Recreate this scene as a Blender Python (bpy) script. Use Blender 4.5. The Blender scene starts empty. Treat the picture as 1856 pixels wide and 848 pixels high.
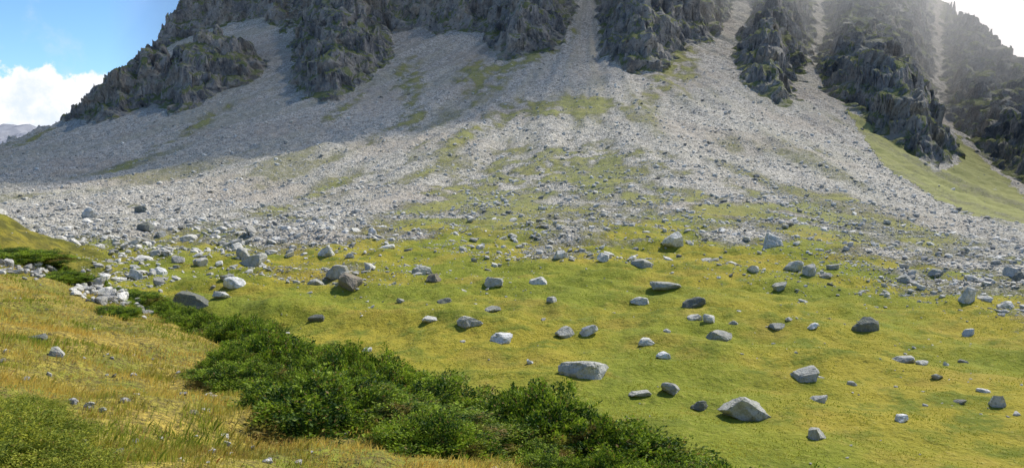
import bpy, math, numpy as np, time
T0=time.time()
rng=np.random.default_rng(7)
TH=math.radians(6.06); F=1544.0
def py2v(py): return np.tan(np.arctan((424-np.asarray(py,float))/F)-TH)
def v2py(v): return 424-F*np.tan(np.arctan(v)+TH)
def pxu(px,py):
    a=(px-928)/F; b=(424-py)/F
    return a/(math.cos(TH)+b*math.sin(TH))
def sstep(a,b,x):
    t=np.clip((x-a)/(b-a),0,1); return t*t*(3-2*t)
# ---------- noise ----------
def h32(i,j,k,seed):
    n=(i.astype(np.int64)*374761393+j.astype(np.int64)*668265263+k.astype(np.int64)*2147483647*3+seed*144665)&0xffffffff
    n=((n^(n>>13))*1274126177)&0xffffffff
    n=((n^(n>>16))*2246822519)&0xffffffff
    return (n^(n>>15))&0xffff
def n2(x,y,seed=0):
    x=np.asarray(x,float);y=np.asarray(y,float)
    xi=np.floor(x);yi=np.floor(y);fx=x-xi;fy=y-yi
    ux=fx*fx*fx*(fx*(fx*6-15)+10);uy=fy*fy*fy*(fy*(fy*6-15)+10)
    r=[]
    z=np.zeros_like(xi)
    for dx in(0,1):
        for dy in(0,1):
            a=h32(xi+dx,yi+dy,z,seed)*(2*math.pi/65536)
            r.append(np.cos(a)*(fx-dx)+np.sin(a)*(fy-dy))
    a=r[0]+(r[1]-r[0])*uy; b=r[2]+(r[3]-r[2])*uy
    return (a+(b-a)*ux)*1.4
def n3(x,y,z,seed=0):
    xi=np.floor(x);yi=np.floor(y);zi=np.floor(z);fx=x-xi;fy=y-yi;fz=z-zi
    ux=fx*fx*(3-2*fx);uy=fy*fy*(3-2*fy);uz=fz*fz*(3-2*fz)
    def c(a,b,d): return h32(xi+a,yi+b,zi+d,seed)/32768.0-1
    def l(a,b,t): return a+(b-a)*t
    return l(l(l(c(0,0,0),c(1,0,0),ux),l(c(0,1,0),c(1,1,0),ux),uy),l(l(c(0,0,1),c(1,0,1),ux),l(c(0,1,1),c(1,1,1),ux),uy),uz)
def fbm2(x,y,o=4,seed=0,g=.5):
    s=0;a=1
    for i in range(o):
        s=s+a*n2(x*2**i+17.3*i,y*2**i-9.1*i,seed+i); a*=g
    return s
# ---------- base terrain table ----------
YK=np.array([45,70,100,150,200,260,330,420,520,620,720,850,1000,1300.])
COL={ -900:[440,405,385,368,350,335,318,300,280,260,240],
 0:[445,408,378,352,318,288,262,240,215,190,160],
 250:[442,402,372,340,298,246,190,138,90,40,0],
 500:[440,397,363,320,258,200,142,82,5,-80,-200],
 928:[440,393,348,290,222,150,85,20,-70,-170,-300],
 1300:[440,385,330,268,195,125,65,5,-80,-170,-300],
 1600:[455,408,360,310,255,200,150,95,20,-50,-160],
 1856:[475,440,410,382,350,315,270,215,150,90,20],
 2800:[490,465,445,425,400,372,340,300,250,200,150]}
pk=sorted(COL)
ZT=[]
for p in pk:
    v=py2v(COL[p]); z=list(v*YK[3:]); ZT.append([-16,-16.5,-17]+z)
ZT=np.array(ZT)
PF=np.linspace(-900,2800,186); YF=np.linspace(45,1300,500)
tmp=np.array([np.interp(YF,YK,r) for r in ZT])
TAB=np.array([np.interp(PF,pk,tmp[:,j]) for j in range(len(YF))]).T
def sm(A,ax,n,k):
    for _ in range(n):
        P=np.concatenate([np.take(A,[0]*k,axis=ax),A,np.take(A,[-1]*k,axis=ax)],axis=ax)
        A=sum(np.take(P,range(i,i+A.shape[ax]),axis=ax) for i in range(2*k+1))/(2*k+1)
    return A
TAB=sm(sm(TAB,1,3,6),0,3,4)
def base(x,y):
    px=928+F*x/np.maximum(y,30.)
    a=np.clip((px+900)/20,0,184.999); b=np.clip((y-45)/(1255/499),0,498.999)
    i=a.astype(int);j=b.astype(int);fa=a-i;fb=b-j
    return (TAB[i,j]*(1-fa)+TAB[i+1,j]*fa)*(1-fb)+(TAB[i,j+1]*(1-fa)+TAB[i+1,j+1]*fa)*fb
CX=[-60,-24,-12.7,-5.4,0,3.3,6,10,30]; CY=[72,41,31,20.5,14.3,11.8,9.4,5.5,-12]
def crest_s(x,y): return (y-np.interp(x,CX,CY))*0.7
def nearz(x,y):
    s=crest_s(x,y)+1.2*n2(x/5,y/5,31)
    z=-1.7-.165*x-.207*y+1.5*np.exp(-((x+26)**2+(y-42)**2)/200.)
    z=z+.26*n2(x/3.1,y/3.1,3)+.13*n2(x/1.1,y/1.1,4)+.05*n2(x/.4,y/.4,5)
    z=z-.6*1.3*np.log1p(np.exp(np.clip(s/1.3,-30,30)))
    return z
def farz(x,y):
    z=base(x,y)
    w=np.clip((y-20)/60,0,1)
    z=z+w*(.9*n2(x/22,y/22,11)+.75*n2(x/9,y/11,12)+.38*n2(x/3.6,y/3.9,13)+.17*n2(x/1.4,y/1.4,14))
    z=z+1.1*n2((x-.2*y)/45,(y+.45*x)/6.5,15)*w*np.clip((230-y)/60,0,1)
    z=z+8.8*np.exp(-((x+75)/13)**2-((y-112)/17)**2)*(1+.22*n2(x/7,y/7,16))
    z=z+5*np.exp(-((x+105)/20)**2-((y-160)/20)**2)
    th=np.arctan2(x-70,820-y); r=np.hypot(x-70,820-y)
    q=sstep(200,330,y)
    z=z+q*(2.8*n2(th*16,r/160,21)+1.3*n2(th*45,r/90,22)+.6*n2(x/5,y/5,23))
    return z
def H(x,y):
    a=nearz(x,y);b=farz(x,y)
    d=a-b
    return b+np.where(d>20,d,1.0*np.log1p(np.exp(np.clip(d,-30,20))))
def ray(px,py,y0=3,y1=600,n=1500):
    u=pxu(px,py);v=float(py2v(py))
    ys=np.geomspace(y0,y1,n); h=H(u*ys,ys)
    k=np.argmax(v*ys<=h)
    if not (v*ys[k]<=h[k]): k=n-1
    y=ys[k]; return u*y,y,h[k]
# ---------- cliff polygons (rock buttresses standing out of the slope) ----------
POL=[
[(120,224),(160,218),(205,224),(235,205),(270,192),(330,207),(400,170),(460,150),(482,118),(478,104),(420,112),(350,122),(300,150),(255,165),(200,185),(110,208)],
[(205,150),(290,90),(350,64),(440,35),(500,45),(522,66),(545,-400),(0,-400),(60,120)],
[(533,150),(545,172),(582,192),(640,165),(700,120),(712,98),(704,60),(735,52),(800,62),(872,55),(885,78),(905,106),(930,112),(965,102),(1010,82),(1032,50),(1042,10),(1048,-400),(548,-400),(530,80)],
[(1084,-400),(1086,30),(1092,100),(1140,134),(1200,130),(1240,95),(1285,74),(1312,50),(1332,0),(1332,-400)],
[(1362,-400),(1366,20),(1348,60),(1327,100),(1350,154),(1395,182),(1432,199),(1450,140),(1470,85),(1477,0),(1475,-400)],
[(1497,-400),(1495,60),(1480,120),(1492,162),(1560,217),(1640,272),(1705,309),(1733,276),(1712,235),(1694,205),(1686,-400)],
[(1708,-400),(1710,205),(1742,240),(1792,285),(1856,338),(2100,430),(2700,430),(2700,-400)]]
YY=np.linspace(200,1250,1500)
def inv(px,py):
    u=pxu(px,py);v=float(py2v(py)); g=base(u*YY,YY)/YY>=v
    y=YY[np.argmax(g)] if g.any() else 1250.
    return u*y,y
WP=[]
for P in POL:
    Q=[]
    for i in range(len(P)):
        a=P[i];b=P[(i+1)%len(P)]
        n=max(1,int(math.hypot(a[0]-b[0],a[1]-b[1])/60))
        for k in range(n):
            t=k/n; Q.append(inv(a[0]+(b[0]-a[0])*t,a[1]+(b[1]-a[1])*t))
    WP.append(np.array(Q))
def sdist(x,y):
    best=np.full(x.shape,-1e3)
    for Q in WP:
        m=(x>Q[:,0].min()-25)&(x<Q[:,0].max()+25)&(y>Q[:,1].min()-25)&(y<Q[:,1].max()+25)
        X=x[m];Y=y[m]; d=np.full(X.shape,1e9); ins=np.zeros(X.shape,bool)
        for i in range(len(Q)):
            ax,ay=Q[i];bx,by=Q[(i+1)%len(Q)]
            ex=bx-ax;ey=by-ay; L=ex*ex+ey*ey+1e-9
            t=np.clip(((X-ax)*ex+(Y-ay)*ey)/L,0,1)
            d=np.minimum(d,(X-ax-t*ex)**2+(Y-ay-t*ey)**2)
            if ey!=0:
                c=((ay>Y)!=(by>Y))&(X<ex*(Y-ay)/ey+ax); ins^=c
        d=np.sqrt(d)*np.where(ins,1,-1)
        best[m]=np.maximum(best[m],d)
    return best
# ---------- grid ----------
yr=np.concatenate([-12+np.geomspace(4,57,280),np.geomspace(45,200,261)[1:],np.linspace(200,520,230)[1:],np.linspace(520,900,520)[1:],np.linspace(900,1500,70)[1:]])
sc=np.concatenate([np.linspace(-1.6,-.66,70)[:-1],np.linspace(-.66,.66,1100),np.linspace(.66,1.6,70)[1:]])
S,Y=np.meshgrid(sc,yr); X=S*(Y+12)
NR,NC=X.shape
Z=H(X,Y)
far=Y>330
sd=np.full(X.shape,-1e3)
xf=X[far];yf=Y[far]
w1=xf+5*n2(xf/16,yf/16,41)+3*n2(xf/5,yf/5,42); w2=yf+10*n2(xf/16,yf/16,43)+4*n2(xf/5,yf/5,44)
sd[far]=sdist(w1,w2)
d=sd[far]
rid=.5-np.abs(n2(xf/38,yf/50,51))*1.4
rid2=.5-np.abs(n2(xf/13,yf/18,52))
gully=np.clip(1-np.abs(n2((xf+.3*yf)/24,yf/90,56))*6,0,1)
bump=27*sstep(-2,26,d)+sstep(4,30,d)*(11*rid+4*rid2-6*gully)+24*sstep(25,80,d)*(1+.6*n2(xf/40,yf/40,53))
zz=Z[far]+bump+.30*xf+6*n2(xf/24,yf/24,54)+3*n2(xf/8,yf/8,55)
led=0
for stp,am in((15,.66),(6,.42)):
    q=zz/stp; fr=q-np.floor(q)
    led=led+(np.floor(q)+sstep(.30,.70,fr)-q)*stp*am
bump=bump+led*sstep(0,8,d)
bump=np.where(d>-2,bump,0)
Z[far]+=np.maximum(bump,0)
# skyline cap
SKX=[-900,-300,0,60,130,215,290,340,372,420,1600,1650,1680,1750,1800,1856,2100,2800]
SKY=[275,268,262,240,208,130,74,2,-60,-420,-420,-60,0,32,75,122,230,300]
pxg=928+F*X/np.maximum(Y,30)
skyv=py2v(np.interp(pxg,SKX,SKY)+8*n2(pxg/14,pxg*0+.5,61)+5*n2(pxg/5,pxg*0+.5,62))
V=Z/np.maximum(Y,1)
over=(V>=skyv)&(Y>300)
first=np.where(over.any(0),over.argmax(0),NR-1)
rows=np.arange(NR)[:,None]
yr_=Y[first,np.arange(NC)]; zr=Z[first,np.arange(NC)]
after=rows>first[None,:]
Z=np.where(after,np.minimum(Z,zr[None]-.8*(Y-yr_[None])),Z)
late=(Y>1050)
Z=np.where(late,Z-(Y-1050)*1.2,Z)
cm=sstep(-2.5,1.5,sd)
k=cm>0
x,y,z=X[k],Y[k],Z[k]
disp=0;a=1.
for i,(s,sv) in enumerate([(14,10),(6.5,4.6),(2.9,2.2)]):
    q_=n3((x+.4*z)/s,y/s,(z-.3*x)/sv,70+i)
    disp=disp+a*np.clip(q_*1.6,-1,1); a*=.5
disp2=n3(x/4,y/9,z/3,80)
m=cm[k]
Y[k]-=m*disp*3.4; X[k]+=m*disp2*1.2; Z[k]+=m*disp*.9
# ---------- masks ----------
PYb=v2py(Z/np.maximum(Y,1)); PYb=np.where(Y>40,PYb,900)
BX=[-900,0,200,400,600,700,800,950,1100,1300,1500,1700,1856,2800]
BY=[500,487,472,450,450,440,425,452,415,428,450,500,540,600]
nz=fbm2(X/18,Y/24,4,91)
d_=np.interp(pxg,BX,BY)-PYb
scree=sstep(-70,110,d_+80*nz)
scree=np.where(Y<60,0,scree)
th=np.arctan2(X-70,820-Y); r=np.hypot(X-70,820-Y)
streak=fbm2(th*22,r/110,4,95)
def patch(cx,cy,rx,ry,ang=0):
    dx=pxg-cx;dy=PYb-cy;c,s=math.cos(ang),math.sin(ang)
    return np.exp(-(((dx*c+dy*s)/rx)**2+((-dx*s+dy*c)/ry)**2))
gp=.9*patch(870,380,80,50)+.9*patch(1010,195,120,20,-.05)+1.0*patch(870,140,45,34,.5)+1.1*patch(975,92,80,20,-.5)+.8*patch(745,150,30,65)+.8*patch(620,200,75,11,-.65)+.7*patch(330,245,150,10,-.5)+1.2*patch(1215,120,60,42,-1.0)+.7*patch(860,235,90,14,-.3)+.65*patch(1080,290,160,40)+.55*patch(1250,370,180,40)+.7*patch(60,250,60,10,-.35)+.6*patch(720,235,90,16,-.5)+.6*patch(950,320,180,45)+.45*patch(1450,400,120,30,.5)+.4*patch(640,330,120,20,-.3)
gp=gp*(.75+1.3*np.clip(fbm2(X/9,Y/14,3,97)+.15,-.6,1))
gp=gp+np.clip((streak-.1)*1.4,0,.65)*sstep(660,380,Y)
scree=np.clip(scree-np.clip(gp,0,1)*.72,0,1)
RG=np.array([(1520,192),(1600,240),(1700,312),(1738,292),(1726,240),(1765,276),(1856,356),(2100,450),(2700,470),(2700,570),(2100,505),(1856,430),(1780,398),(1700,361),(1600,302)])
def inpoly(X,Y,P):
    ins=np.zeros(X.shape,bool)
    for i in range(len(P)):
        ax,ay=P[i];bx,by=P[(i+1)%len(P)]
        if by!=ay: ins^=((ay>Y)!=(by>Y))&(X<(bx-ax)*(Y-ay)/(by-ay)+ax)
    return ins
rg=inpoly(pxg+8*n2(X/12,Y/12,98)+5*n2(X/4,Y/4,198),PYb+6*n2(X/8,Y/8,99)+4*n2(X/3,Y/3,199),RG)&(Y>250)
scree=np.where(rg,.12+.3*np.clip(streak+.3,0,1),scree)
knoll=np.exp(-((X+73)/17)**2-((Y-112)/22)**2)
scree=scree*(1-np.clip(knoll*2,0,1))
near=np.clip(nearz(X,Y)-farz(X,Y)+.5,0,1)
scree=scree*(1-near)
fan=sstep(-20,70,d_)*(Y>60)*(1-np.clip(knoll*2,0,1))
co=np.zeros((NR*NC,4),np.float32)
co[:,0]=scree.ravel(); co[:,1]=cm.ravel(); co[:,2]=near.ravel(); co[:,3]=fan.ravel()
co2=np.zeros((NR*NC,4),np.float32)
co2[:,0]=np.clip(.5+.5*streak,0,1).ravel(); co2[:,1]=rg.ravel(); co2[:,2]=np.clip(.5+.5*fbm2(X/60,Y/60,3,101),0,1).ravel(); co2[:,3]=np.clip(knoll*1.6,0,1).ravel()
def mkmesh(name,verts,faces,nv,smooth=None,cols=None):
    me=bpy.data.meshes.new(name)
    verts=np.ascontiguousarray(verts,np.float32); faces=np.ascontiguousarray(faces,np.int32).ravel()
    me.vertices.add(len(verts)); me.vertices.foreach_set('co',verts.ravel())
    nf=len(faces)//nv
    me.loops.add(len(faces)); me.loops.foreach_set('vertex_index',faces)
    me.polygons.add(nf); me.polygons.foreach_set('loop_start',np.arange(nf,dtype=np.int32)*nv)
    if smooth is None: smooth=np.zeros(nf,bool)
    me.polygons.foreach_set('use_smooth',smooth)
    for n,c in (cols or {}).items():
        a=me.color_attributes.new(n,'FLOAT_COLOR','POINT'); a.data.foreach_set('color',np.ascontiguousarray(c,np.float32).ravel())
    me.update(calc_edges=True)
    return me
def mkobj(name,me,mat=None,loc=(0,0,0)):
    o=bpy.data.objects.new(name,me); bpy.context.collection.objects.link(o); o.location=loc
    if mat and not me.materials: me.materials.append(mat)
    return o
class N:
    def __init__(s,mat):
        mat.use_nodes=True; s.t=mat.node_tree; s.t.nodes.clear()
    def n(s,typ,ins=None,**kw):
        nd=s.t.nodes.new(typ)
        for a,b in kw.items(): setattr(nd,a,b)
        for a,b in (ins or {}).items(): s.set(nd.inputs[a],b)
        return nd
    def set(s,inp,v):
        if isinstance(v,bpy.types.NodeSocket): s.t.links.new(v,inp)
        elif isinstance(v,bpy.types.Node): s.t.links.new(v.outputs[0],inp)
        else: inp.default_value=v
    def m(s,op,a,b=0.,clamp=False):
        nd=s.n('ShaderNodeMath',operation=op,use_clamp=clamp); s.set(nd.inputs[0],a); s.set(nd.inputs[1],b); return nd.outputs[0]
    def mix(s,f,a,b,bt='MIX'):
        nd=s.n('ShaderNodeMix',data_type='RGBA',blend_type=bt); s.set(nd.inputs[0],f)
        for i,v in((6,a),(7,b)):
            if isinstance(v,tuple) and len(v)==3: v=v+(1,)
            s.set(nd.inputs[i],v)
        return nd.outputs[2]
    def ramp(s,f,a,b,c=0.,d=1.):
        nd=s.n('ShaderNodeMapRange',interpolation_type='SMOOTHSTEP'); s.set(nd.inputs[0],f)
        for i,v in enumerate((a,b,c,d)): nd.inputs[i+1].default_value=v
        return nd.outputs[0]
    def noise(s,vec,sc,det=4,ro=.55):
        return s.n('ShaderNodeTexNoise',{'Vector':vec,'Scale':sc,'Detail':det,'Roughness':ro}).outputs[0]
    def sepc(s,c): return s.n('ShaderNodeSeparateColor',{0:c}).outputs
    def out(s,col,rough=.9,bump=None,extra=None):
        b=s.n('ShaderNodeBsdfPrincipled',{'Base Color':col,'Roughness':rough,'Specular IOR Level':.2})
        if bump is not None: s.set(b.inputs['Normal'],bump)
        o=s.n('ShaderNodeOutputMaterial'); s.set(o.inputs[0],b.outputs[0]); return b
def newmat(n):
    m=bpy.data.materials.new(n); return m,N(m)
# terrain
mt,g=newmat('alpine_terrain')
geo=g.n('ShaderNodeNewGeometry'); P=geo.outputs['Position']
at1=g.n('ShaderNodeAttribute',attribute_name='masks'); A=g.sepc(at1.outputs['Color']); fanA=at1.outputs['Alpha']
at2=g.n('ShaderNodeAttribute',attribute_name='tints'); B=g.sepc(at2.outputs['Color']); knA=at2.outputs['Alpha']
n_big=g.noise(P,.05,4); n_mid=g.noise(P,.35,5,.65); n_fine=g.noise(P,2.2,5,.7); n_vf=g.noise(P,11,3,.7)
gc=g.mix(g.ramp(n_big,.38,.62),(.21,.235,.020),(.335,.28,.028))
gc=g.mix(g.ramp(n_mid,.45,.66),gc,(.15,.18,.016))
gc=g.mix(g.ramp(g.noise(P,.13,5,.65),.52,.66,0,.5),gc,(.37,.265,.045))
gc=g.mix(g.ramp(n_fine,.52,.75,0,.6),gc,(.43,.37,.09))
gc=g.mix(g.ramp(n_fine,.46,.28,0,.75),gc,(.09,.10,.014))
nc=g.mix(g.ramp(g.noise(P,.45,5,.6),.4,.62),(.46,.34,.065),(.23,.25,.03))
nc=g.mix(g.ramp(n_vf,.35,.65),(.15,.12,.033),nc)
gc=g.mix(A[2],gc,nc)
gc=g.mix(g.m('MULTIPLY',B[1],.75),gc,(.36,.36,.10))
gc=g.mix(g.m('MULTIPLY',fanA,.75),gc,(.24,.245,.10))
gc=g.mix(g.m('MULTIPLY',knA,g.ramp(n_mid,.4,.6,.35,.95)),gc,(.10,.095,.02))
v1=g.n('ShaderNodeTexVoronoi',{'Vector':P,'Scale':.75}); v2=g.n('ShaderNodeTexVoronoi',{'Vector':P,'Scale':1.9}); v3=g.n('ShaderNodeTexVoronoi',{'Vector':P,'Scale':4.5})
c1=g.sepc(v1.outputs['Color'])[0]; c2=g.sepc(v2.outputs['Color'])[1]; c3=g.sepc(v3.outputs['Color'])[0]
val=g.m('ADD',g.m('MULTIPLY',c1,.35),g.m('ADD',g.m('MULTIPLY',c2,.4),g.m('MULTIPLY',c3,.25)))
scv=g.mix(g.ramp(val,.2,.8),(.23,.215,.175),(.63,.59,.50))
scv=g.mix(g.ramp(B[0],.35,.8,0,.55),scv,(.33,.315,.235))
scv=g.mix(g.ramp(B[2],.5,.8,0,.4),scv,(.38,.32,.25))
stn=g.m('ADD',A[0],g.m('MULTIPLY',g.m('SUBTRACT',g.m('ADD',g.m('MULTIPLY',n_mid,.35),g.m('MULTIPLY',n_fine,.65)),.5),2.0))
sf=g.ramp(stn,.22,.72)
col=g.mix(sf,gc,scv)
sx=g.n('ShaderNodeVectorMath',{0:P,1:(1,1,.7)},operation='MULTIPLY').outputs[0]
k1=g.noise(sx,.07,6,.65);k2=g.noise(sx,.5,5,.7);k3=g.noise(P,.03,4,.6)
cc=g.mix(g.ramp(k1,.38,.62),(.155,.16,.165),(.37,.35,.32))
cc=g.mix(g.ramp(k3,.5,.65,0,.6),cc,(.43,.365,.28))
cc=g.mix(g.ramp(k2,.50,.72,0,.75),cc,(.56,.50,.40))
cc=g.mix(g.ramp(k2,.46,.30),cc,(.05,.05,.055))
nzz=g.n('ShaderNodeSeparateXYZ',{0:geo.outputs['Normal']}).outputs[2]
slope=g.ramp(g.m('ADD',nzz,g.m('MULTIPLY',g.m('SUBTRACT',g.noise(P,.2,4),.5),1.0)),.38,.62)
cc=g.mix(g.m('MULTIPLY',slope,.8),cc,g.mix(g.ramp(g.noise(P,.06,4),.50,.62),(.17,.20,.045),(.38,.36,.30)))
col=g.mix(g.ramp(g.m('ADD',A[1],g.m('MULTIPLY',g.m('SUBTRACT',n_mid,.5),.6)),.4,.6),col,cc)
hs=g.m('ADD',g.m('MULTIPLY',v2.outputs['Distance'],g.m('MULTIPLY',sf,-.55)),g.m('ADD',g.m('MULTIPLY',n_fine,.35),g.m('MULTIPLY',n_mid,.7)))
hs=g.m('ADD',hs,g.m('MULTIPLY',k2,g.m('MULTIPLY',A[1],3.4)))
hs=g.m('ADD',hs,g.m('MULTIPLY',v1.outputs['Distance'],g.m('MULTIPLY',sf,-.5)))
bm=g.n('ShaderNodeBump',{'Strength':.95,'Distance':1.0,'Height':hs})
g.out(col,.95,bm.outputs[0])
idx=np.arange(NR*NC,dtype=np.int32).reshape(NR,NC)
fc=np.stack([idx[:-1,:-1],idx[:-1,1:],idx[1:,1:],idx[1:,:-1]],-1).reshape(-1,4)
smooth=(cm[:-1,:-1]<.5).ravel()
me=mkmesh('terrain',np.stack([X,Y,Z],-1).reshape(-1,3),fc,4,smooth,{'masks':co,'tints':co2})
mkobj('mountain_terrain',me,mt)
# ---------- rocks ----------
import bmesh
def ico(n):
    bm=bmesh.new(); bmesh.ops.create_icosphere(bm,subdivisions=n,radius=1)
    v=np.array([q.co[:] for q in bm.verts]); f=np.array([[w.index for w in q.verts] for q in bm.faces]); bm.free(); return v,f
I1=ico(1);I2=ico(2);I4=ico(4)
def rockv(v,r,nc=9,lo=.42,hi=.8,blk=.6):
    v=np.sign(v)*np.abs(v)**blk; v=v.copy()
    for _ in range(nc):
        n=r.normal(size=3);n/=np.linalg.norm(n); dd=r.uniform(lo,hi)
        t=np.maximum(0,v@n-dd); v-=t[:,None]*n
    return v/np.abs(v).max(0)
mr,g=newmat('rock')
P=g.n('ShaderNodeNewGeometry').outputs['Position']
rc=g.n('ShaderNodeAttribute',attribute_name='col').outputs['Color']
a1=g.noise(P,1.3,6,.7);a2=g.noise(P,6,5,.7);a3=g.noise(P,2.6,4,.6)
c=g.mix(g.ramp(a1,.42,.64,0,.7),rc,g.mix(.55,rc,(.12,.12,.10)))
c=g.mix(g.ramp(a3,.54,.66,0,.5),c,(.33,.34,.19))
c=g.mix(g.ramp(a2,.55,.75,0,.5),c,(.50,.48,.41))
c=g.mix(g.ramp(a2,.45,.28,0,.85),c,(.08,.08,.07))
bm_=g.n('ShaderNodeBump',{'Strength':1.,'Distance':.25,'Height':g.m('ADD',a1,g.m('MULTIPLY',a2,.5))})
g.out(c,.9,bm_.outputs[0])
TONE={'p':(.64,.62,.55),'g':(.46,.45,.39),'b':(.27,.225,.17),'d':(.20,.205,.17),'w':(.78,.77,.72)}
def boulder(name,px,py,w,asp,tone,seed):
    r=np.random.default_rng(seed)
    x,y,z=ray(px,py-2)
    W=w/F*y*.5*.95; Hh=W*2*asp*1.0
    v=rockv(I4[0],r,13,.60,1.05,.42)
    q=v*2.3+seed*7.1
    v=v*(1+.08*n3(q[:,0],q[:,1],q[:,2],5)[:,None]+.05*n3(q[:,0]*4,q[:,1]*4,q[:,2]*4,6)[:,None])
    dp=r.uniform(.65,.95)
    tp=1-.12*np.clip(v[:,2]+.3,0,1.3); v[:,0]*=tp; v[:,1]*=tp
    v[:,2]*=1+.3*v[:,0]*r.uniform(-1,1)
    v=v*np.array([W*1.05,W*dp,Hh*.72]); an=r.uniform(-.6,.6)
    v[:,0],v[:,1]=v[:,0]*math.cos(an)-v[:,1]*math.sin(an),v[:,0]*math.sin(an)+v[:,1]*math.cos(an)
    tl=r.uniform(-.2,.2); v[:,2]+=v[:,0]*tl
    c=np.tile(np.array(TONE[tone]+(1,)),(len(v),1)); c[:,:3]*=r.uniform(.82,1.12)
    me=mkmesh(name,v,I4[1],3,None,{'col':c})
    mkobj(name,me,mr,(x,y+W*dp*.6,float(H(np.array([x]),np.array([y+W*dp*.6]))[0])+Hh*.25))
BL=[(1357,764,94,.45,'g'),(1056,682,98,.28,'g'),(1022,614,40,.45,'g'),(1065,612,38,.42,'w'),(1467,692,62,.4,'g'),(1270,745,35,.45,'d'),(1482,797,42,.5,'g'),(1488,731,38,.35,'p'),(1218,717,40,.5,'g'),(1202,653,30,.45,'w'),(912,622,45,.32,'w'),(850,594,45,.35,'g'),(778,586,30,.3,'p'),(573,584,32,.35,'d'),(628,526,56,.6,'b'),(610,507,46,.42,'g'),(570,519,30,.5,'g'),(785,514,30,.5,'b'),(762,500,42,.4,'g'),(895,520,45,.35,'g'),(665,641,18,.5,'w'),(1810,740,32,.8,'p'),(1636,768,30,.45,'w'),(1578,603,56,.5,'d'),(1758,550,36,.75,'p'),(1640,515,30,.45,'g'),(1700,505,30,.4,'g'),(1262,560,48,.38,'d'),(1208,527,62,.2,'g'),(1310,620,52,.35,'g'),(1287,587,26,.55,'p'),(1262,582,30,.35,'p'),(1172,627,35,.3,'p'),(1165,487,42,.35,'g'),(1015,472,30,.5,'p'),(1222,452,40,.6,'p'),(1405,450,42,.65,'p'),(1468,502,25,.9,'p'),(1440,494,40,.5,'p'),(1365,497,25,.5,'p'),(1415,530,40,.35,'g'),(1160,554,38,.35,'p'),(285,499,30,.5,'w'),(245,510,35,.5,'p'),(422,527,45,.38,'w'),(400,542,38,.3,'p'),(412,512,32,.45,'g'),(455,486,52,.4,'g'),(265,422,34,.55,'d'),(160,398,30,.7,'p'),(590,467,35,.5,'p'),(440,474,32,.7,'g'),(725,550,18,.5,'g'),(806,551,30,.3,'d'),(1000,550,20,.5,'p'),(1640,660,44,.25,'p'),(1672,664,30,.3,'p'),(1160,723,45,.16,'g'),(960,662,14,.6,'w'),(1757,611,25,.5,'w'),(1410,600,30,.35,'g'),(1715,665,14,.6,'w'),(1848,514,28,.7,'d'),(975,517,35,.4,'p'),(255,388,28,.5,'d'),(1545,700,20,.4,'g'),(1700,690,26,.35,'g'),(1430,585,14,.5,'g'),(1210,605,16,.5,'p'),(1475,600,22,.4,'w'),(360,480,26,.5,'p'),(890,568,34,.3,'g'),(1095,478,26,.5,'p'),(1330,590,20,.4,'g')]
for i,b in enumerate(BL): boulder('boulder',*b,seed=100+i)
FR=[(345,568,80,.36,'d'),(96,648,34,.5,'g'),(62,620,40,.28,'d'),(142,812,30,.5,'w'),(160,740,26,.4,'g'),(185,750,18,.5,'p'),(350,752,18,.4,'b'),(60,500,22,.4,'p'),(100,490,20,.4,'p'),(30,498,24,.3,'g'),(210,540,28,.4,'p'),(240,552,26,.4,'p'),(180,535,24,.4,'g'),(265,562,22,.4,'w'),(290,800,12,.5,'p'),(530,634,16,.5,'g')]
for i,b in enumerate(FR): boulder('rock',*b,seed=300+i)
def scatter(name,x,y,size,variants,cols,sink=.15,flat=(.4,.8)):
    n=len(x); z=H(x,y)
    vs=np.array([rockv(variants[0],rng,8,.5,.95) for _ in range(24)]); nf=len(variants[1]); nv=len(variants[0])
    pick=rng.integers(0,24,n); V=vs[pick]
    an=rng.uniform(0,6.28,n); c,s=np.cos(an)[:,None],np.sin(an)[:,None]
    sx=size*rng.uniform(.8,1.3,n); sy=size*rng.uniform(.6,1.,n); sz=size*rng.uniform(flat[0],flat[1],n)
    vx=V[:,:,0]*sx[:,None];vy=V[:,:,1]*sy[:,None];vz=V[:,:,2]*sz[:,None]
    ax=vx*c-vy*s;ay=vx*s+vy*c; vz=vz+ax*rng.uniform(-.4,.4,n)[:,None]
    out=np.stack([ax+x[:,None],ay+y[:,None],vz+(z+sz*(.5-sink))[:,None]],-1).reshape(-1,3)
    f=(variants[1][None]+(np.arange(n)*nv)[:,None,None]).reshape(-1,3)
    C=np.ones((n,nv,4)); C[:,:,:3]=cols[:,None,:]
    mkobj(name,mkmesh(name,out,f,3,None,{'col':C.reshape(-1,4)}),mr)
def tones(n,dark=.1,mu=.59):
    b=rng.normal(mu,.12,n).clip(.26,.82); t=np.stack([b*1.03,b*.985,b*.87],-1)
    q=rng.random(n)<dark; t[q]*=.45; return t
def cand(n,y0,y1,umax=.72):
    u=rng.uniform(-umax,umax,n); y=np.exp(rng.uniform(math.log(y0),math.log(y1),n)); return u*y,y
def scm(x,y):
    z=H(x,y); py=v2py(z/y); px=928+F*x/y
    return px,py,np.interp(px,BX,BY)-py
x,y=cand(230000,80,620)
px,py,dd=scm(x,y)
keep=sstep(-120,90,dd+60*fbm2(x/18,y/24,4,91)+25*n2(x/4,y/4,77))**1.5
kn=np.exp(-((x+73)/15)**2-((y-112)/20)**2)
keep*=(1-np.clip(2*kn,0,1))
keep*=sstep(620,330,y)*.8+.2
keep*=.25+.75*sstep(-.3,.3,n2(x/14,y/20,83))
rgx=inpoly(px,py,RG)&(y>250); keep[rgx]*=.03
sdd=np.full(x.shape,-99.); mm=y>330; sdd[mm]=sdist(x[mm],y[mm]); keep[sdd>-3]=0
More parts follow.
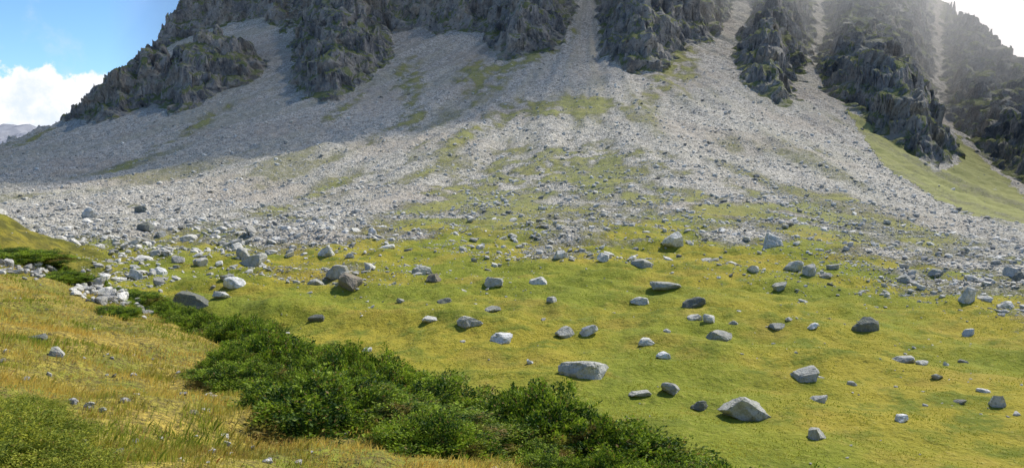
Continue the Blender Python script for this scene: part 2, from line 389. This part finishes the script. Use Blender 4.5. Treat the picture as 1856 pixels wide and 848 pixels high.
keep*=(nearz(x,y)<farz(x,y)-1)
m=rng.random(len(x))<keep; x,y=x[m],y[m]
size=.06*(1-rng.random(len(x)))**(-.47)*np.interp(y,[80,180,300,600],[1.1,1.6,1.8,2.3]); size=np.minimum(size,np.interp(y,[100,200,350,600],[.75,.85,.95,1.2]))
scatter('scree_stones',x,y,size,I1,tones(len(x)))
x,y=cand(10500,85,210); px,py,dd=scm(x,y)
keep=sstep(-50,30,dd+30*n2(x/9,y/9,78))*sstep(125,40,dd)*np.interp(px,[-200,100,550,800,1856],[1,1,.6,.07,.06])*(nearz(x,y)<farz(x,y)-1)*(np.exp(-((x+73)/15)**2-((y-112)/20)**2)<.3)
m=rng.random(len(x))<keep; x,y=x[m],y[m]
size=.26*(1-rng.random(len(x)))**(-.38); size=np.minimum(size,1.3)
scatter('rock_debris',x,y,size,I2,tones(len(x),.12,.61))
x,y=cand(5500,40,150); px,py,dd=scm(x,y)
keep=np.interp(px,[0,500,900,1200,1856],[.2,.2,.3,.5,.65])*sstep(-.25,.5,n2(x/11,y/11,79)+.15)*np.interp(dd,[-350,-120,-30],[.15,.5,1])*(nearz(x,y)<farz(x,y)-1)
m=rng.random(len(x))<keep; x,y=x[m],y[m]
size=np.minimum(.065*(1-rng.random(len(x)))**(-.43),.42)
scatter('meadow_stones',x,y,size,I2,tones(len(x),.15,.62),.3,(.3,.6))
x,y=cand(500,4,40); m=(crest_s(x,y)<0); x,y=x[m],y[m]
scatter('slope_stones',x,y,rng.uniform(.02,.06,len(x)),I2,tones(len(x),.3),.1,(.4,.8))
rs=np.random.default_rng(77); pts=[]
for i in range(260):
    t_=rs.random(); q=(150+150*t_+rs.normal()*12, 522+40*t_+rs.normal()*9) if i<200 else (rs.uniform(-40,110),rs.normal(492,7))
    x_,y_,_z=ray(q[0],q[1],10,60,500); 
    if y_<55: pts.append((x_,y_))
pts=np.array(pts)
scatter('slope_rock_debris',pts[:,0],pts[:,1],np.minimum(.08*(1-rng.random(len(pts)))**(-.5),.28),I2,tones(len(pts),.2,.58),.1,(.4,.8))
# ---------- junipers ----------
def leafmat(name,a,b,cbr,trans=.25):
    m,g=newmat(name)
    rc=g.sepc(g.n('ShaderNodeAttribute',attribute_name='col').outputs['Color'])
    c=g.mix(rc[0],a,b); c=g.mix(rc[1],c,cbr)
    d=g.n('ShaderNodeBsdfPrincipled',{'Base Color':c,'Roughness':.65,'Specular IOR Level':.25})
    t=g.n('ShaderNodeBsdfTranslucent',{'Color':c})
    mx=g.n('ShaderNodeMixShader',{0:trans}); g.set(mx.inputs[1],d.outputs[0]); g.set(mx.inputs[2],t.outputs[0])
    o=g.n('ShaderNodeOutputMaterial'); g.set(o.inputs[0],mx.outputs[0]); return m
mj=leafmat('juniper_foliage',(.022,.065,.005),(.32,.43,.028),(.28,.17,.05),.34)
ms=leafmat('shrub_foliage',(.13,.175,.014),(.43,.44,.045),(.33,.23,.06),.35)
def bushmesh(seed,nl,ls,lw):
    r=np.random.default_rng(seed)
    def surf(dv):
        q=dv*2.2+seed*3.3; q2=dv*6+seed; q3=dv*13+seed
        return 1+.30*n3(q[:,0],q[:,1],q[:,2],seed)+.34*n3(q2[:,0],q2[:,1],q2[:,2],seed+1)+.12*n3(q3[:,0],q3[:,1],q3[:,2],seed+2)
    cv=ico(4); R=surf(cv[0])[:,None]*.74; V0=cv[0]*R; V0[:,2]*=.9
    d=r.normal(size=(nl,3)); d[:,2]=np.abs(d[:,2])-.15; d/=np.linalg.norm(d,axis=1)[:,None]
    u_=r.random(nl)
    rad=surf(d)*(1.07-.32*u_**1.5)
    p=d*rad[:,None]
    ax=d*.7+np.array([0,0,.4])+r.normal(size=(nl,3))*.6; ax/=np.linalg.norm(ax,axis=1)[:,None]
    sd_=np.cross(ax,r.normal(size=(nl,3))); sd_/=np.linalg.norm(sd_,axis=1)[:,None]
    L=ls*r.uniform(.6,1.6,nl)[:,None]; W=lw*r.uniform(.6,1.4,nl)[:,None]
    V=np.stack([p,p+ax*L*.5+sd_*W,p+ax*L,p+ax*L*.5-sd_*W],1).reshape(-1,3)
    f4=np.arange(nl*4).reshape(-1,4)
    qq=p*1.8
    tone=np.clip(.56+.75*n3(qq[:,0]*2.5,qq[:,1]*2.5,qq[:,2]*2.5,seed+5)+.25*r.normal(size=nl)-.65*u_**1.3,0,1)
    br=np.clip((r.random(nl)<.05)*.8+np.clip(n3(qq[:,0],qq[:,1],qq[:,2],seed+9)-.3,0,1)*1.5*(d[:,2]<.65),0,1)
    C=np.zeros((nl,4,4));C[:,:,3]=1;C[:,:,0]=tone[:,None];C[:,:,1]=br[:,None]
    n0=len(V0)
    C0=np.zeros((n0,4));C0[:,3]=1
    verts=np.concatenate([V,V0]); me=bpy.data.meshes.new('juniper')
    ft=cv[1]+len(V)
    loops=np.concatenate([f4.ravel(),ft.ravel()]).astype(np.int32)
    st=np.concatenate([np.arange(nl)*4,nl*4+np.arange(len(ft))*3]).astype(np.int32)
    me.vertices.add(len(verts)); me.vertices.foreach_set('co',verts.astype(np.float32).ravel())
    me.loops.add(len(loops)); me.loops.foreach_set('vertex_index',loops)
    me.polygons.add(len(st)); me.polygons.foreach_set('loop_start',st)
    a=me.color_attributes.new('col','FLOAT_COLOR','POINT'); a.data.foreach_set('color',np.concatenate([C.reshape(-1,4),C0]).astype(np.float32).ravel())
    me.update(calc_edges=True); return me
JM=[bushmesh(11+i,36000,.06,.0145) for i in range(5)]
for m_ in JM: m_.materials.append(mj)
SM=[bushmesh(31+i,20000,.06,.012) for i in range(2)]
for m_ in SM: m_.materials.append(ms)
rj=np.random.default_rng(5)
def band(CL,step,two):
    CL=np.array(CL)
    seg=np.cumsum([0]+[math.hypot(*(CL[i+1,:2]-CL[i,:2])) for i in range(len(CL)-1)])
    t=0
    while t<seg[-1]:
        c=[np.interp(t,seg,CL[:,k]) for k in range(4)]
        for kk in range(2 if (c[2]>1 and two) else 1):
            off=rj.uniform(-1,1)*c[2]*.75
            x=c[0]+off*.75+rj.normal()*.15; y=c[1]+off*.6+rj.normal()*.15
            r_=rj.uniform(.6,1.1)*(.9 if c[2]>.9 else .6); h=c[3]*rj.uniform(.45,1.1)
            o=mkobj('juniper_bush',JM[rj.integers(5)])
            o.location=(x,y,float(H(np.array([x]),np.array([y]))[0])-.08)
            o.scale=(r_,r_*rj.uniform(.8,1.1),h*.85); o.rotation_euler=(0,0,rj.uniform(0,6.28))
        t+=step
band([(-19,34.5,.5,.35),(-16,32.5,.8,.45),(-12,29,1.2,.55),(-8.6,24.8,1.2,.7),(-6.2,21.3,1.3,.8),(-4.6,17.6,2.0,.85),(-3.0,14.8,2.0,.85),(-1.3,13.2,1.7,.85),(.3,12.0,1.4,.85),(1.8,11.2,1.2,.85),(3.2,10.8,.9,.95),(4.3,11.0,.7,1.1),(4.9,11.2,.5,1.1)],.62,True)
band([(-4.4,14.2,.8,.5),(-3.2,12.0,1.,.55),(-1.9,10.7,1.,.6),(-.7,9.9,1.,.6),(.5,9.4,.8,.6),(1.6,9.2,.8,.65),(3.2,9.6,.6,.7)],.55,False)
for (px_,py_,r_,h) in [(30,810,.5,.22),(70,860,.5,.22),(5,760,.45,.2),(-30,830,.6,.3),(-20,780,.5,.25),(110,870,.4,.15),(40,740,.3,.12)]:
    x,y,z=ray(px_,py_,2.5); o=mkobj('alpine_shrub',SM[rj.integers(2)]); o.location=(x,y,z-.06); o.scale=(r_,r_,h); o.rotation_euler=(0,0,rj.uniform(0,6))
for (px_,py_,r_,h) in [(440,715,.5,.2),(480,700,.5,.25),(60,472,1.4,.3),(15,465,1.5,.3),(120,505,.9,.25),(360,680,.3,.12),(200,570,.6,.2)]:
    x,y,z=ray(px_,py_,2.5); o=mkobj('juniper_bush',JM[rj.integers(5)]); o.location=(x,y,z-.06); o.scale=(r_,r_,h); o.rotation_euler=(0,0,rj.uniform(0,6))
# ---------- grass ----------
def blades(name,x,y,z,hh,wd,c0,c1,mat):
    n=len(x)
    an=rng.uniform(0,6.28,n); le=rng.uniform(.1,.9,n)*hh; la=rng.normal(.6,1.0,n)
    p=np.stack([x,y,z-.01],-1); sdv=np.stack([np.cos(an),np.sin(an),0*an],-1)*wd[:,None]; ln=np.stack([np.cos(la)*le,np.sin(la)*le,hh*0],-1)
    up=np.stack([0*hh,0*hh,hh],-1)
    V=np.stack([p-sdv,p+sdv,p+ln*.35+up*.6+sdv*.7,p+ln+up,p+ln*.35+up*.6-sdv*.7],1).reshape(-1,3)
    f=np.arange(n*5).reshape(-1,5)
    C=np.zeros((n,5,4));C[:,:,3]=1;C[:,:,0]=c0[:,None];C[:,:,1]=c1[:,None]
    mkobj(name,mkmesh(name,V,f,5,None,{'col':C.reshape(-1,4)}),mat)
mg=leafmat('dry_grass',(.27,.33,.033),(.74,.55,.12),(.47,.24,.08),.45)
n=430000
x,y=cand(n,2.6,46,.85)
m=(crest_s(x,y)<2.5)&(rng.random(n)<np.clip(.55+n2(x/.5,y/.5,201)*1.1,.08,1)); x,y=x[m],y[m]; n=len(x); z=H(x,y)
dry=np.clip(.57+1.1*fbm2(x/2.2,y/2.8,3,202)+rng.normal(0,.2,n)-.45*sstep(-4,0,crest_s(x,y)),0,1)
blades('alpine_grass',x,y,z,rng.uniform(.035,.11,n)*(1+.8*np.clip(n2(x/1.3,y/1.3,203),-.5,1)),np.maximum(.0028,y*.00055),dry,np.clip((rng.random(n)<.05)*.8+np.clip(n2(x/1.7,y/1.7,205)-.35,0,1)*1.5,0,1),mg)
mm_=leafmat('meadow_grass',(.215,.255,.020),(.46,.41,.055),(.43,.30,.065),.5)
x,y=cand(170000,38,130,.7)
px,py,dd=scm(x,y)
m=(nearz(x,y)<farz(x,y)-.3)&(rng.random(len(x))<np.clip(.4+n2(x/3,y/3,211)*1.3,.03,1)*sstep(60,-40,dd)); x,y=x[m],y[m]; n=len(x); z=H(x,y)
blades('meadow_grass',x,y,z,rng.uniform(.03,.10,n),rng.uniform(.02,.05,n)*y/60,np.clip(.45+.9*fbm2(x/7,y/9,3,212)+rng.normal(0,.2,n),0,1),((rng.random(n)<.05)*.8),mm_)
# ---------- distant range ----------
md,g=newmat('distant_rock'); g.out(g.mix(g.noise(g.n('ShaderNodeNewGeometry').outputs['Position'],.01,6,.7),(.10,.12,.16),(.42,.42,.44)),.95)
xx=np.linspace(-3200,-900,300); 
top=75+40*fbm2(xx/220,xx*0,5,301)+ (xx+1500)*-.02
vv=[];rws=14
for k in range(rws):
    t=k/(rws-1); h=top*np.sin(min(1,t*1.25)*math.pi/2)*(1 if t<.8 else 1-(t-.8)*3)
    vv.append(np.stack([xx+20*n2(xx/40,xx*0+k,302),2600+k*40+30*n2(xx/60,xx*0+k,303),h-30+12*n2(xx/30,xx*0+k*.7,304)],-1))
vv=np.array(vv); ii=np.arange(rws*300).reshape(rws,300)
ff=np.stack([ii[:-1,:-1],ii[:-1,1:],ii[1:,1:],ii[1:,:-1]],-1).reshape(-1,4)
mkobj('distant_mountains',mkmesh('distant_mountains',vv.reshape(-1,3),ff,4),md)
# ---------- haze in the air around the summit, thicker towards the right ----------
mh,g=newmat('haze')
vs=g.n('ShaderNodeVolumeScatter',{'Color':(.88,.95,1.,1),'Density':.0022,'Anisotropy':.4})
o_=g.n('ShaderNodeOutputMaterial'); g.set(o_.inputs['Volume'],vs.outputs[0])
bb=bmesh.new()
pl=[(-420,900),(520,420),(1800,300),(1800,1050),(-420,1050)]
lo=[bb.verts.new((a,b,-120)) for a,b in pl]; hi=[bb.verts.new((a,b,300)) for a,b in pl]
bb.faces.new(lo[::-1]); bb.faces.new(hi)
for i in range(5): bb.faces.new((lo[i],lo[(i+1)%5],hi[(i+1)%5],hi[i]))
bmesh.ops.recalc_face_normals(bb,faces=bb.faces)
hm=bpy.data.meshes.new('haze'); bb.to_mesh(hm); bb.free()
ho=mkobj('haze',hm,mh)
# ---------- sun & cloud ----------
AZ=math.radians(47);EL=math.radians(51)
sdir=np.array([math.cos(EL)*math.sin(AZ),math.cos(EL)*math.cos(AZ),math.sin(EL)])
L=bpy.data.lights.new('sun','SUN'); L.energy=5.0; L.angle=math.radians(.53); L.color=(1,.95,.86)
so=bpy.data.objects.new('sun',L); bpy.context.collection.objects.link(so)
import mathutils
so.rotation_euler=mathutils.Vector(sdir).to_track_quat('Z','Y').to_euler()
foot=np.array([(-330,300),(-205,360),(-150,388),(-93,402),(-20,422),(30,465),(46,560),(42,660),(66,900),(-450,900),(-560,600)],float)
hC=520.; tt=(hC-20)/sdir[2]
cp=foot+sdir[:2]*tt
gx,gy=np.meshgrid(np.linspace(cp[:,0].min()-60,cp[:,0].max()+60,220),np.linspace(cp[:,1].min()-60,cp[:,1].max()+60,220))
ins=inpoly(gx,gy,cp); dmin=np.full(gx.shape,1e9)
for i in range(len(cp)):
    a=cp[i];b=cp[(i+1)%len(cp)];e=b-a; t_=np.clip(((gx-a[0])*e[0]+(gy-a[1])*e[1])/(e@e),0,1)
    dmin=np.minimum(dmin,np.hypot(gx-a[0]-t_*e[0],gy-a[1]-t_*e[1]))
sdc=np.where(ins,dmin,-dmin)+20*fbm2(gx/50,gy/50,4,401)
dens=sstep(-24,26,sdc)
th_=np.clip(sdc,0,80)**.7*2.2*(1+.5*n2(gx/35,gy/35,402))
nn=220; ii=np.arange(nn*nn).reshape(nn,nn)
okc=(sdc>-28); fm=okc[:-1,:-1]&okc[1:,:-1]&okc[:-1,1:]&okc[1:,1:]
ft=np.stack([ii[:-1,:-1],ii[:-1,1:],ii[1:,1:],ii[1:,:-1]],-1)[fm]
zt=hC+th_
Cc=np.zeros((nn*nn,4));Cc[:,3]=1;Cc[:,0]=dens.ravel()
mc,g=newmat('cloud')
al=g.sepc(g.n('ShaderNodeAttribute',attribute_name='col').outputs['Color'])[0]
dn=g.n('ShaderNodeBsdfDiffuse',{'Color':(.85,.85,.87,1)}); tl_=g.n('ShaderNodeBsdfTranslucent',{'Color':(.8,.8,.82,1)})
ad=g.n('ShaderNodeMixShader',{0:.4}); g.set(ad.inputs[1],dn.outputs[0]); g.set(ad.inputs[2],tl_.outputs[0])
tr=g.n('ShaderNodeBsdfTransparent'); mx=g.n('ShaderNodeMixShader',{0:g.m('MULTIPLY',al,.76)}); g.set(mx.inputs[1],tr.outputs[0]); g.set(mx.inputs[2],ad.outputs[0])
o_=g.n('ShaderNodeOutputMaterial'); g.set(o_.inputs[0],mx.outputs[0])
mkobj('cloud',mkmesh('cloud',np.stack([gx,gy,zt],-1).reshape(-1,3),ft,4,np.ones(len(ft),bool),{'col':Cc}),mc)
# ---------- world ----------
w=bpy.data.worlds.new('World'); bpy.context.scene.world=w; w.use_nodes=True
g=N(w)
sk=g.n('ShaderNodeTexSky',sky_type='NISHITA',sun_disc=False,sun_elevation=EL,sun_rotation=AZ,altitude=2200,air_density=1.0,dust_density=1.2,ozone_density=1.6)
tc=g.n('ShaderNodeTexCoord').outputs['Generated']
sp=g.n('ShaderNodeSeparateXYZ',{0:tc}).outputs
ys=g.m('MAXIMUM',sp[1],.05); u=g.m('DIVIDE',sp[0],ys); v=g.m('DIVIDE',sp[2],ys)
cn=g.noise(tc,9,8,.6); cn2=g.noise(tc,30,5,.6)
nsum=g.m('ADD',g.m('MULTIPLY',g.m('SUBTRACT',cn,.5),.18),g.m('MULTIPLY',g.m('SUBTRACT',cn2,.5),.08))
edge=g.m('SUBTRACT',g.m('ADD',.080,nsum),v)
f1=g.m('MULTIPLY',g.ramp(edge,-.003,.009),g.ramp(u,-.40,-.45))
f1b=g.m('MULTIPLY',g.ramp(g.noise(tc,7,7,.6),.54,.72),.5)
f2=g.m('MULTIPLY',g.ramp(g.m('ADD',u,g.m('MULTIPLY',nsum,1.5)),.22,.36),g.ramp(v,1.6,.9))
sh=g.ramp(g.m('ADD',g.m('SUBTRACT',cn2,.5),g.m('MULTIPLY',edge,2.)),-.05,.25)
ccol=g.mix(sh,(7.2,7.2,7.3),(5.5,6.1,7.0))
skb=g.mix(1.,sk.outputs[0],(.73,.98,1.22),'MULTIPLY')
s1=g.mix(f1b,skb,(5.6,6.0,6.7)); s1=g.mix(f1,s1,ccol); s1=g.mix(f2,s1,(14.,14.3,14.8))
bg=g.n('ShaderNodeBackground',{'Color':s1,'Strength':.15}); o=g.n('ShaderNodeOutputWorld'); g.set(o.inputs[0],bg.outputs[0])
# ---------- camera ----------
cd=bpy.data.cameras.new('camera'); cd.sensor_width=36; cd.lens=36*F/1856; cd.clip_end=12000; cd.clip_start=.1
co_=bpy.data.objects.new('camera',cd); bpy.context.collection.objects.link(co_); co_.rotation_euler=(math.pi/2-TH,0,0)
sc_=bpy.context.scene; sc_.camera=co_; sc_.view_settings.view_transform='Standard'; sc_.view_settings.look='None'; sc_.view_settings.exposure=0
print('done',time.time()-T0)
